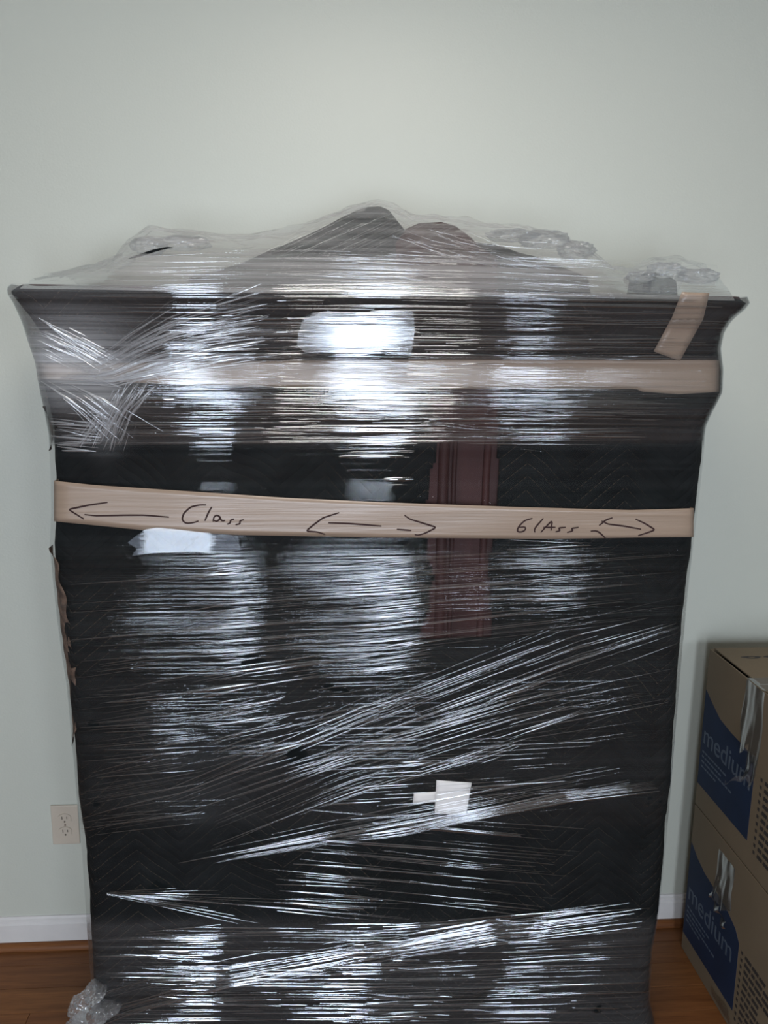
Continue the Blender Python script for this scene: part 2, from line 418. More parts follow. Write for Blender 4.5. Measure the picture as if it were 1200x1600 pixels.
b2['label'] = 'quilted black blanket over the upper right'
b3 = blanket('moving_blanket', .004, 1.04, lambda z: -.60 if z < .9 or z > 1.9 else -.60, None, .013, 31)
b3['label'] = 'quilted black blanket round the lower half'
# brown wooden side peeping out behind the front left corner
zz = np.linspace(.80, 1.24, 60); rows = []
for z in zz:
    wd = .030*(sin(pi*(z-.80)/.44)**.5)+.004*sin(z*90)
    x = float(xl(z)); wd = max(wd, .002)
    y0 = float(yf0(z))-.006
    rows.append([(x+.004+wd*k/5, y0+.030*(1-k/5)**1.5-.002*sin(z*120+k*2), z) for k in range(6)])
sd = grid('side_panel', np.array(rows), BROWNB); sd['label'] = 'brown side edge showing at the left corner'
parts.append(sd)
zz = np.linspace(1.44, 1.53, 16); rows = []
for z in zz:
    x = float(xl(z)); wd = .012*sin(pi*(z-1.44)/.09)+.002; y0 = float(yf0(z))-.004
    rows.append([(x+.004+wd*k/3, y0+.026*(1-k/3), z) for k in range(4)])
parts.append(grid('side_panel', np.array(rows), BROWNB))

# ------------------------------------------------------------------ what rises above the cornice: pediment and bunched blanket
def ridge(name, sil, Yc, half, mat, zb=1.735, nsub=90, seed=3, amp=.004):
    a = np.array(sil, float); P0 = at(a[:, 0], a[:, 1], np.full(len(a), Yc))
    xs = np.linspace(P0[0, 0], P0[-1, 0], nsub); zs = np.interp(xs, P0[:, 0], P0[:, 2])
    ks = np.linspace(-1, 1, 27); rows = []
    for x, z in zip(xs, zs):
        h = max(z-zb, .002)
        prof = (1-np.abs(ks)**1.7)**.8
        rows.append(np.stack([np.full(27, x), Yc+ks*half*(.5+.5*min(1, h/.12)), zb+h*prof], -1))
    P = np.array(rows); P[..., 2] += (vnoise(P[..., 0]+4, P[..., 1]+4, 26, seed)-.5)*amp*2*(np.abs(ks) < .9)[None]
    o = grid(name, P, mat); parts.append(o); return o
o = ridge('bunched_blanket', [(300, 432), (380, 412), (440, 385), (500, 356), (545, 335), (575, 324), (593, 321), (608, 327), (622, 345), (640, 368), (680, 392), (720, 405)], -.25, .13, BLK, seed=5)
o['label'] = 'dark blanket bunched into a peak'
o = ridge('pediment', [(618, 380), (634, 358), (655, 349), (690, 347), (712, 353), (735, 370), (752, 388), (775, 402)], -.33, .035, CHERRY, seed=6, amp=.001)
o['label'] = 'maroon wooden crest showing through the film'
ridge('bunched_blanket', [(700, 404), (745, 381), (775, 384), (830, 399), (880, 417), (915, 430)], -.24, .07, BLK, seed=8)
tb = bmesh.new(); cc = at(np.array([201., 212, 225, 240, 252, 262, 270]), np.array([404., 401, 397, 392, 389, 387, 387]), np.full(7, -.42)); prev = None
for c, rr_ in zip(cc, (.0006, .0022, .0028, .0026, .0022, .0016, .0004)):
    ring = [tb.verts.new((c[0], c[1]+rr_*cos(k*pi/4), c[2]+rr_*sin(k*pi/4))) for k in range(8)]
    if prev:
        for k in range(8): tb.faces.new((prev[k], prev[(k+1) % 8], ring[(k+1) % 8], ring[k]))
    prev = ring
parts.append(from_bm('blanket_edge', tb, BLK, None, True))
ridge('bunched_blanket', [(985, 436), (1005, 430), (1025, 428), (1045, 433), (1055, 440)], -.38, .03, BLK, seed=10)

# ------------------------------------------------------------------ stretch film: the sheet round the whole cabinet
def proj_px(P):
    d = P-CAM; f = d@FW
    return 600+F_PX*(d@RT)/f, 800-F_PX*(d@UP)/f
zs = np.concatenate([np.arange(.0, 1.735, .0075), [1.738, 1.745, 1.752, 1.757]])
P = hull_rows(zs, OFF_F, True, .0075)
px, py = proj_px(P)
wr = np.interp(py, [420, 460, 480, 680, 692, 750, 810, 860, 900, 1000, 1250, 1300, 1420, 1450, 1600], [1.3, 1.2, .9, 1.1, .3, .2, .4, 1.2, 1.4, 1.3, 1.0, .4, .3, 1.0, 1.0])
hz = np.interp(py, [430, 470, 560, 600, 690, 700, 850, 1000, 1250, 1280, 1430, 1450, 1600], [.16, .05, .05, .035, .05, .012, .012, .018, .018, .01, .008, .05, .05])
# pinched corner at the upper left
dd = np.exp(-(((px-110)/90)**2+((py-560)/60)**2)); hz = hz+.75*dd*(px < 300)+.25*np.exp(-(((px-165)/28)**2+((py-650)/45)**2))
wr = wr+.8*dd
cv = np.interp(py, [440, 470, 600, 685, 700, 850, 865, 1280, 1300, 1430, 1450], [.5, .75, .9, .9, .12, .12, .32, .32, .12, .10, .5])
P[..., 1] -= np.where(P[..., 1] < -.3, (vnoise(P[..., 0]*1.0+3, P[..., 2]*3+2, 7, 77)-.5)*.002*wr, 0)
sheet = grid('stretch_film', P, SHEET); parts.append(sheet)
sheet['label'] = 'clear stretch film wrapped round the cabinet'
for nm, val in (('wrinkle', wr), ('haze', hz), ('cover', cv)):
    at_ = sheet.data.attributes.new(nm, 'FLOAT', 'POINT'); at_.data.foreach_set('value', val.reshape(-1).astype(np.float32))
# film tented over the top, from the front edge of the cornice up over the heap and down behind
sil = np.array([(30, 437), (100, 432), (170, 418), (200, 400), (210, 380), (240, 360), (300, 366), (380, 378), (440, 366), (500, 346), (560, 326), (592, 319), (612, 326), (640, 343), (690, 345), (740, 350), (800, 357), (860, 371), (905, 392), (935, 420), (985, 428), (1015, 412), (1050, 405), (1085, 418), (1120, 445), (1140, 455)], float)
Ps = at(sil[:, 0], sil[:, 1], np.full(len(sil), -.25))
xs = np.linspace(float(xl(1.745))+.035, float(xr(1.745))-.045, 300); ap = np.maximum(np.interp(xs, Ps[:, 0], Ps[:, 2]), 1.752)
ks = np.linspace(0, 1, 50); rows = []
for x, z in zip(xs, ap):
    yF = -.500; r = np.where(ks < .55, (ks/.55), 1.0); y = np.where(ks < .55, yF+(-.25-yF)*ks/.55, -.25+.19*(ks-.55)/.45)
    up = np.where(ks < .55, np.sin(np.clip(ks/.55, 0, 1)*pi/2)**.85, np.cos((ks-.55)/.45*pi/2)**.8)
    rows.append(np.stack([np.full(50, x), y, 1.748+(z-1.748+.004)*up], -1))
P = np.array(rows)
mid = np.sin(np.clip(ks, 0, 1)*pi)[None]
cr = (vnoise(P[..., 0]*1+4, P[..., 1]*5+9, 14, 40)-.5)*.016+(vnoise(P[..., 0]+2, P[..., 1]*6+5, 40, 41)-.5)*.008
P[..., 2] += cr*mid
tent = grid('top_film', P, SHEET); parts.append(tent); tent['label'] = 'cloudy film drawn over the top'
px, py = proj_px(P)
hz = .17+.12*vnoise(px/60+30, py/6+30, 1, 42)+np.where(py > 395, .10, 0); hz = hz*np.interp(px, [0, 120, 250, 900, 1000, 1150], [.4, .6, 1.0, .9, .5, .3])
for nm, val in (('wrinkle', np.full(px.shape, .9)), ('haze', hz), ('cover', np.interp(py, [380, 410, 440], [.12, .3, .5]))):
    at_ = tent.data.attributes.new(nm, 'FLOAT', 'POINT'); at_.data.foreach_set('value', val.reshape(-1).astype(np.float32))

# crumpled gathers of loose film
def crumple(name, pts, Y, rad, seed, parent_list, mat=CRUMP, sub=4, amp=.55):
    bm = bmesh.new(); r = np.random.default_rng(seed)
    for (px, py, sx, sz) in pts:
        c = at(np.full(1, float(px)), np.full(1, float(py)), Y)[0]
        g = bmesh.ops.create_icosphere(bm, subdivisions=sub, radius=1.0)['verts']
        A = np.array([v.co for v in g]); K = r.normal(size=(9, 3))*2.6; ph = r.random(9)*6.28
        dsp = sum(np.abs(np.sin(A@k+p)) for k, p in zip(K, ph))/9-.6
        K2 = r.normal(size=(6, 3))*8; d2 = sum(np.abs(np.sin(A@k+p)) for k, p in zip(K2, ph))/6-.6
        A = A*(1+amp*1.6*dsp+amp*.5*d2)[:, None]
        for v, q in zip(g, A): v.co = Vector((c[0]+q[0]*sx, c[1]+q[1]*rad, max(.0015, c[2]+q[2]*sz)))
    o = from_bm(name, bm, mat); parent_list.append(o); return o
crumple('gathered_film', [(232, 385, .035, .018), (285, 380, .055, .014)], -.34, .03, 1, parts, amp=.4)
crumple('gathered_film', [(850, 375, .05, .018), (900, 392, .035, .018), (800, 368, .05, .012)], -.33, .04, 2, parts)
crumple('gathered_film', [(1040, 422, .035, .014), (1090, 432, .040, .014), (1000, 432, .025, .010)], -.42, .03, 3, parts)
crumple('gathered_film', [(150, 1548, .022, .020), (124, 1572, .022, .022), (140, 1592, .032, .016), (118, 1606, .022, .016), (165, 1575, .03, .014)], -.425, .03, 5, parts, amp=.7)

# ------------------------------------------------------------------ folds: real raised pleats of film, laid along the tension lines
fv, ff = [], []; vcount = 0
def poly_eval(pl, s):
    a = np.array(pl, float); L = np.concatenate([[0], np.cumsum(np.hypot(*(a[1:]-a[:-1]).T))]); L /= L[-1]
    return np.stack([np.interp(s, L, a[:, 0]), np.interp(s, L, a[:, 1])], -1), np.hypot(*(a[1:]-a[:-1]).T).sum()
ARC = np.array([(-1, 0), (-.55, .62), (0, 1.0), (.55, .62), (1, 0)])
def strand(pxy, wid, lift, rise=.0):
    """pxy: n x 2 image-derived track laid on the film; wid half width (m)"""
    global vcount
    n = len(pxy)
    if n < 3: return
    C = sproj(pxy[:, 0], pxy[:, 1], OFF_F+.0005+lift)
    T = np.gradient(C, axis=0); T /= np.linalg.norm(T, axis=1)[:, None]+1e-9
    N = np.array([0, -1.0, 0]); B = np.cross(T, N); B /= np.linalg.norm(B, axis=1)[:, None]+1e-9
    taper = np.sin(np.linspace(0.12, pi-.12, n))**.5
    V = C[:, None, :]+B[:, None, :]*(ARC[:, 0][None, :, None]*(wid*taper)[:, None, None])+N*(ARC[:, 1][None, :, None]*(wid*.5*taper)[:, None, None])
    fv.append(V.reshape(-1, 3)); i = np.arange(n*5).reshape(n, 5)+vcount
    ff.append(np.stack([i[:-1, :-1], i[:-1, 1:], i[1:, 1:], i[1:, :-1]], -1).reshape(-1, 4)); vcount += n*5
def bundle(top, bot, N, wid=.0009, cov=(.1, .5), wob=1.5, skew=.06, lift=.0, smin=0., smax=1., seed=0, even=False):
    r = np.random.default_rng(seed+1000)
    for k in range(N):
        v0 = (k+.5+r.normal()*.3)/N if even else r.random()
        v1 = v0+r.normal()*skew
        L = r.uniform(*cov)*(smax-smin); s0 = smin+r.uniform(-.1*L, (smax-smin)-L*.9) if L < .95*(smax-smin) else smin
        s1 = min(smax, s0+L); s0 = max(smin, s0)
        _, len_ = poly_eval(top, np.array([0., 1.]))
        n = max(4, int((s1-s0)*len_/9)); s = np.linspace(s0, s1, n)
        a, _ = poly_eval(top, s); b, _ = poly_eval(bot, s); v = v0+(v1-v0)*s
        p = a+(b-a)*v[:, None]
        p[:, 1] += .6*wob*np.sin(s*r.uniform(3, 11)+r.random()*6.3)*r.random()+r.normal(size=n)*wob*.03
        strand(p, wid*r.lognormal(0, .6), lift+r.random()*.0015)
Q = bundle
Q([(120, 447), (600, 448), (1140, 462)], [(150, 562), (600, 566), (1125, 566)], 230, .0009, (.05, .35), 1.2, .05, seed=1)
Q([(450, 480), (650, 480)], [(450, 555), (650, 558)], 16, .0016, (.6, 1.), .5, .01, seed=2)
Q([(760, 480), (930, 482)], [(770, 560), (930, 560)], 30, .0011, (.3, .9), 1, .03, seed=3)
Q([(180, 562), (1000, 562)], [(180, 608), (1000, 612)], 50, .0008, (.05, .3), .8, .04, seed=4)
Q([(230, 603), (620, 606), (1100, 612)], [(170, 690), (600, 690), (1000, 690)], 300, .0009, (.04, .28), 2.2, .07, seed=5)
Q([(640, 640), (900, 660)], [(600, 676), (860, 700)], 40, .0007, (.08, .25), 2, .1, seed=6)
Q([(520, 692), (655, 688)], [(525, 720), (640, 720)], 7, .0017, (.8, 1.), .4, .01, seed=12, even=True)
Q([(600, 742), (650, 742)], [(600, 760), (640, 760)], 3, .0014, (.8, 1.), .3, .01, seed=13, even=True)
Q([(100, 690), (1000, 686)], [(100, 696), (1000, 690)], 8, .0008, (.3, 1.), .5, .2, seed=14)
Q([(110, 905), (600, 872), (1070, 845)], [(112, 1050), (600, 1010), (1070, 955)], 62, .0008, (.15, .8), 1.5, .03, seed=15)
Q([(290, 870), (400, 862)], [(290, 1000), (400, 985)], 26, .0012, (.5, 1.), 1, .03, seed=16)
Q([(530, 865), (680, 855)], [(540, 1060), (680, 1040)], 42, .0011, (.4, 1.), 1, .03, seed=17)
Q([(250, 1000), (700, 960)], [(300, 1260), (680, 1150)], 55, .0009, (.1, .55), 1.5, .04, seed=18)
Q([(300, 1010), (420, 1000)], [(300, 1230), (470, 1180)], 46, .0011, (.3, .9), 1, .04, seed=19)
Q([(118, 1040), (320, 1020)], [(128, 1310), (320, 1280)], 85, .0006, (.3, 1.), 1, .04, seed=20)
Q([(250, 1235), (560, 1100), (900, 972), (1065, 935)], [(260, 1280), (600, 1170), (950, 1045), (1058, 1005)], 52, .0009, (.12, .7), 1.5, .12, seed=21)
Q([(310, 1265), (520, 1175), (800, 1095), (1050, 1050)], [(330, 1335), (560, 1245), (820, 1165), (1040, 1130)], 46, .0009, (.12, .6), 1.5, .12, seed=22)
Q([(300, 1330), (650, 1250), (985, 1190)], [(260, 1362), (650, 1300), (985, 1228)], 40, .0009, (.15, .6), 1.5, .12, seed=23)
Q([(530, 1308), (620, 1298), (720, 1272), (880, 1238), (1020, 1222)], [(560, 1316), (630, 1308), (730, 1286), (890, 1254), (1030, 1236)], 26, .0010, (.4, 1.), 1, .2, seed=24)
Q([(600, 1120), (980, 1020)], [(620, 1240), (1000, 1110)], 36, .0008, (.08, .35), 1.5, .05, seed=25)
Q([(500, 1160), (990, 1140)], [(500, 1300), (900, 1270)], 50, .0008, (.1, .45), 1, .03, seed=26)
Q([(480, 1262), (920, 1296)], [(400, 1385), (860, 1432)], 42, .0009, (.15, .7), 1, .04, seed=27)
Q([(430, 1345), (600, 1352)], [(430, 1425), (600, 1440)], 18, .0011, (.5, 1.), 1, .04, seed=28)
Q([(166, 1394), (330, 1383)], [(166, 1398), (420, 1456)], 10, .0007, (.6, 1.), .3, .0, seed=29, even=True)
Q([(166, 1396), (640, 1400)], [(166, 1398), (640, 1450)], 4, .0005, (.6, 1.), 1, .03, seed=30)
Q([(100, 1592), (160, 1552), (330, 1508), (520, 1478), (760, 1440), (1000, 1408)], [(150, 1605), (200, 1585), (360, 1540), (540, 1510), (760, 1470), (1005, 1436)], 120, .0010, (.05, .35), 3, .25, seed=31)
Q([(150, 1448), (620, 1446), (1015, 1425)], [(150, 1640), (620, 1640), (1020, 1640)], 420, .0008, (.03, .25), 2, .04, seed=32)
Q([(210, 1452), (360, 1450)], [(230, 1560), (360, 1560)], 55, .0010, (.2, .8), 1.5, .05, seed=33)
Q([(500, 1460), (720, 1455)], [(500, 1600), (700, 1600)], 55, .0010, (.15, .6), 1.5, .05, seed=34)
Q([(780, 842), (925, 842)], [(782, 948), (915, 945)], 26, .0009, (.3, 1.), 1.5, .05, seed=35)
folds = obj('film_folds', np.concatenate(fv), np.concatenate(ff), FOLD, None, True)
folds['kind'] = 'stuff'; folds['label'] = 'pleats and stretch lines in the film'
parts.append(folds)
fv, ff = [], []; vcount = 0
Q([(95, 560), (150, 562), (205, 525), (265, 492), (410, 450)], [(95, 600), (180, 602), (250, 580), (330, 566), (440, 560)], 150, .0010, (.12, .5), 3, .22, seed=7)
Q([(180, 585), (260, 560), (330, 540)], [(190, 600), (300, 585), (420, 566)], 50, .0012, (.2, .6), 2, .2, seed=71)
Q([(200, 560), (260, 520), (400, 500)], [(210, 570), (290, 560), (420, 545)], 30, .0016, (.1, .4), 2, .3, seed=72)
Q([(60, 492), (120, 530), (190, 572)], [(58, 560), (120, 575), (190, 598)], 90, .0007, (.1, .5), 3, .4, seed=8)
Q([(190, 585), (165, 640), (135, 700)], [(250, 600), (205, 650), (178, 705)], 110, .0008, (.12, .5), 4, .4, seed=9)
Q([(62, 596), (120, 640), (175, 690)], [(90, 590), (150, 615), (240, 680)], 35, .0008, (.15, .5), 2, .2, seed=10)
Q([(78, 640), (170, 650)], [(80, 705), (150, 708)], 30, .0007, (.3, .9), 1, .06, seed=11)
gf = obj('gathered_folds', np.concatenate(fv), np.concatenate(ff), GFOLD, None, True)
gf['kind'] = 'stuff'; gf['label'] = 'bunched film pinched in under the upper left corner'; parts.append(gf)
# pleats of the film on top of the heap, following the tent
fv, ff = [], []; vcount = 0
def tstrand(pxy, Ya, Yb, wid):
    global vcount
    n = len(pxy); C = at(pxy[:, 0], pxy[:, 1], np.linspace(Ya, Yb, n))
    T = np.gradient(C, axis=0); T /= np.linalg.norm(T, axis=1)[:, None]+1e-9
    N = np.array([0, -.8, .6]); B = np.cross(T, N); B /= np.linalg.norm(B, axis=1)[:, None]+1e-9
    tp = np.sin(np.linspace(.12, pi-.12, n))**.5
    V = C[:, None, :]+B[:, None, :]*(ARC[:, 0][None, :, None]*(wid*tp)[:, None, None])+N*(ARC[:, 1][None, :, None]*(wid*.75*tp)[:, None, None])
    fv.append(V.reshape(-1, 3)); i = np.arange(n*5).reshape(n, 5)+vcount
    ff.append(np.stack([i[:-1, :-1], i[:-1, 1:], i[1:, 1:], i[1:, :-1]], -1).reshape(-1, 4)); vcount += n*5
r = np.random.default_rng(99)
for k in range(90):   # long near-level lines along the cornice top
    x0 = r.uniform(150, 950); L = r.uniform(50, 350); y0 = r.uniform(388, 448)
    lo = np.interp(x0, [150, 250, 450, 900, 1000], [432, 395, 384, 405, 432]); y0 = max(y0, lo)
    s = np.linspace(0, 1, max(4, int(L/12))); x = np.minimum(x0+L*s, 1120)
    yy = y0+6*s*np.interp(x0, [150, 600, 900], [-1, 1.5, 2.5])
    tstrand(np.stack([x, yy], -1), -.505, -.505, .0009*r.lognormal(0, .4))
for k in range(34):    # slanting pleats over the peak
    t = r.random(); x0 = 400+220*t; y0 = 392+8*r.random(); x1 = x0+r.uniform(90, 150); y1 = y0-(x1-x0)*r.uniform(.40, .5)
    s = np.linspace(0, 1, 12); y = y0+(y1-y0)*s; x = x0+(x1-x0)*s
    lim = np.interp(x, [400, 500, 590, 640, 760], [385, 350, 324, 346, 352]); ok = y > lim
    if ok.sum() > 4: tstrand(np.stack([x[ok], y[ok]], -1), -.46, -.40, .0009*r.lognormal(0, .4))
for k in range(26):
    x0 = r.uniform(600, 760); y0 = r.uniform(350, 392); L = r.uniform(60, 170)
    s = np.linspace(0, 1, 12); tstrand(np.stack([x0+L*s, y0+L*s*r.uniform(.12, .34)+3*np.sin(s*4)], -1), -.44, -.46, .0008)
tf = obj('top_film_folds', np.concatenate(fv), np.concatenate(ff), TFOLD, None, True)
tf['kind'] = 'stuff'; parts.append(tf)

# ------------------------------------------------------------------ packing tape
def tape_band(name, top, bot, off, xa, xb, wrap_l=True, wrap_r=True, ny=9, step=8):
    xs = np.arange(xa, xb+1, step); t = np.array(top, float); b = np.array(bot, float)
    yt = np.interp(xs, t[:, 0], t[:, 1]); yb = np.interp(xs, b[:, 0], b[:, 1]); cols = []
    for x, a, c in zip(xs, yt, yb):
        yy = np.linspace(a, c, ny); cols.append(sproj(np.full(ny, float(x)), yy, off))
    P = np.array(cols)
    if wrap_l:
        e = []
        for y in np.linspace(-.07, P[0, :, 1].min()*.0-.37, 8): q = P[0].copy(); q[:, 1] = y; q[:, 0] = P[0, :, 0]+.004+.02*(y+.37); e.append(q)
        P = np.concatenate([np.array(e), P])
    if wrap_r:
        e = []
        for y in np.linspace(-.37, -.07, 8): q = P[-1].copy(); q[:, 1] = y; q[:, 0] = P[-1, :, 0]-.004-.02*(y+.37); e.append(q)
        P = np.concatenate([P, np.array(e)])
    o = grid(name, P, TAPE, None, True); md = o.modifiers.new('thick', 'SOLIDIFY'); md.thickness = .0004
    parts.append(o); return o
t1 = tape_band('tape_band', [(56, 568), (200, 567), (400, 564), (600, 562), (1129, 563)], [(56, 592), (200, 597), (300, 603), (600, 607), (995, 608), (1003, 612), (1060, 616), (1129, 612)], .0165, 60, 1125)
t1['label'] = 'plain tan tape band under the film, just below the cornice'
T2T = [(78, 750), (82, 751), (150, 758), (300, 768), (450, 778), (600, 785), (800, 792), (985, 797), (1090, 794)]
T2B = [(78, 814), (150, 821), (220, 828), (375, 836), (600, 840), (850, 842), (1090, 839)]
t2 = tape_band('tape_band', T2T, T2B, OFF_F+.0035, 84, 1084)
t2['label'] = 'tan tape band with handwritten marker words'
def patch(name, c, off, mat, n=(4, 10), lift=None):
    """c: four corners tl,tr,br,bl in image coordinates"""
    c = np.array(c, float); u = np.linspace(0, 1, n[0]+1); v = np.linspace(0, 1, n[1]+1); rows = []
    for b in v:
        L = c[0]+(c[3]-c[0])*b; Rr = c[1]+(c[2]-c[1])*b; q = L+(Rr-L)*u[:, None]
        rows.append(sproj(q[:, 0], q[:, 1], off))
    P = np.array(rows)
    if lift is not None: P[..., 1] -= lift*np.abs(np.sin(v*9))[:, None]
    o = grid(name, P, mat, None, True); md = o.modifiers.new('thick', 'SOLIDIFY'); md.thickness = .0004
    parts.append(o); return o
t3 = patch('tape_strip', [(1065, 456), (1108, 458), (1098, 500), (1048, 500)], .0175, TAPE)
t4 = patch('tape_strip', [(1048, 499), (1098, 499), (1062, 564), (1021, 549)], .0175, TAPE)
t3['label'] = 'short slanting tape strip at the upper right corner'
pn = patch('paper_label', [(682, 1219), (737, 1223), (728, 1274), (679, 1271)], OFF_F+.0005, PAPER, (6, 6)); pn['label'] = 'torn blank white paper label'
pt = patch('paper_tab', [(647, 1240), (682, 1237), (681, 1253), (645, 1255)], OFF_F+.0012, PAPER, (4, 3))
# taut film scraps added to catch window glare, part of it put in as haze
FLATB = film_mat('blue_glare_film', .45, .0, .10, .02, .15, 1.2, 60, hcol=(.75, .85, 1, 1))  # bluish window glare put into the haze colour
FLAT = film_mat('white_glare_film', 1.0, .02, .16, .02, .33, .8, 90)  # pale haze stands in for part of the reflection
def flat_patch(poly, tilt, yaw=0.0, off=.012, seed=0):
    a = np.array(poly, float); C = sproj(a[:, 0], a[:, 1], OFF_F+.003); c = C.mean(0)
    V = C.copy(); V[:, 1] = c[1]-off+(C[:, 2]-c[2])*math.tan(tilt)+(C[:, 0]-c[0])*math.tan(yaw)
    o = prism('film_glare_patch', list(V), (0, 1, 0), .0003, FLAT); parts.append(o); return o

def mirror_patch(poly, W, off=.010, mat=None):
    """added scrap of taut film, tilted so that it mirrors a window towards the camera"""
    a = np.array(poly, float); C = sproj(a[:, 0], a[:, 1], OFF_F+.003); c = C.mean(0)
    n1 = CAM-c; n2 = np.array(W)-c; n = n1/np.linalg.norm(n1)+n2/np.linalg.norm(n2); n /= np.linalg.norm(n)
    xs_ = np.linspace(C[:, 0].min(), C[:, 0].max(), 2)
    P2 = at(a[:, 0], a[:, 1], np.full(len(a), c[1]-off))
    for _ in range(4):
        y = c[1]-off-((P2[:, 0]-c[0])*n[0]+(P2[:, 2]-c[2])*n[2])/n[1]; P2 = at(a[:, 0], a[:, 1], y)
    o = prism('film_glare_patch', list(P2), (0, 1, 0), .0002, mat or FLAT); parts.append(o); return o
mirror_patch([(466, 520), (474, 500), (492, 489), (512, 486), (560, 489), (600, 486), (646, 488), (648, 520), (642, 556), (600, 550), (560, 556), (500, 550), (478, 552), (464, 540)], (.24, BACK_Y, 1.35))
mirror_patch([(199, 848), (212, 838), (226, 828), (245, 824), (300, 830), (374, 838), (372, 838), (376, 860), (340, 864), (300, 862), (240, 864), (206, 869), (214, 857)], (-.84, BACK_Y, 1.2), .007, FLATB)

# ------------------------------------------------------------------ handwriting on the lower tape (laid on the tape as ink strokes)
def ink(name, strokes, par, wid=.0018):
    V, Fc, k = [], [], 0
    for st in strokes:
        a = np.array(st, float); s = np.linspace(0, 1, max(4, int(np.hypot(*(a[1:]-a[:-1]).T).sum()/2.5)))
        # smooth through the points
        p, _ = poly_eval(a, s)
        for _ in range(2 if len(st) > 2 else 0): p[1:-1] = (p[:-2]+2*p[1:-1]+p[2:])/4
        C = sproj(p[:, 0], p[:, 1], OFF_F+.0042); T = np.gradient(C, axis=0); T /= np.linalg.norm(T, axis=1)[:, None]+1e-9
        B = np.cross(T, (0, -1, 0)); B /= np.linalg.norm(B, axis=1)[:, None]+1e-9; n = len(p)
        ww = wid*(.55+.45*np.sin(np.linspace(.3, 2.8, n)))
        for j in range(n):
            V += [C[j]-B[j]*ww[j], C[j]+B[j]*ww[j]]
            if j: Fc.append((k+2*j-2, k+2*j-1, k+2*j+1, k+2*j))
        k += 2*n
    o = obj(name, V, Fc, INK, par); return o
ink('marker_arrow', [[(168, 785), (140, 789), (107, 796), (118, 803), (131, 811)], [(132, 804), (150, 806), (195, 805), (225, 805), (264, 808)]], t2)
ink('marker_word', [[(322, 789), (312, 789), (298, 792), (287, 802), (284, 812), (290, 818), (302, 817), (310, 814)], [(331, 792), (326, 800), (320, 814)], [(333, 815), (334, 807), (340, 804), (345, 810), (338, 816), (333, 812)], [(343, 806), (346, 815), (352, 813)], [(366, 811), (358, 813), (362, 817), (355, 819)], [(381, 812), (373, 814), (377, 818), (368, 820)]], t2)
ink('marker_arrow', [[(530, 801), (505, 809), (490, 820), (478, 830), (495, 831), (508, 835)], [(513, 817), (545, 818), (596, 822)], [(620, 827), (643, 829)], [(632, 805), (640, 811), (682, 824), (665, 833), (652, 837), (648, 835)]], t2)
ink('marker_word', [[(832, 810), (820, 813), (811, 822), (807, 830), (813, 832), (821, 829), (822, 823), (811, 824)],
    [(849, 810), (840, 820), (834, 828), (836, 832)], [(845, 832), (854, 822), (863, 813), (862, 822), (861, 829)], [(849, 824), (868, 824)],
    [(884, 824), (871, 825), (877, 829), (868, 831)], [(904, 824), (891, 826), (897, 829), (886, 832)]], t2)
ink('marker_arrow', [[(957, 809), (945, 813), (941, 818), (936, 821)], [(940, 814), (950, 819), (975, 822), (1002, 827)], [(923, 830), (932, 829), (938, 833), (946, 841)], [(993, 811), (1008, 818), (1024, 828), (1010, 833), (997, 837)]], t2)

reparent(CAB, parts)
tag(CAB, 'tall cabinet wrapped in black quilted blankets and clear stretch film, standing against the wall', 'cabinet')

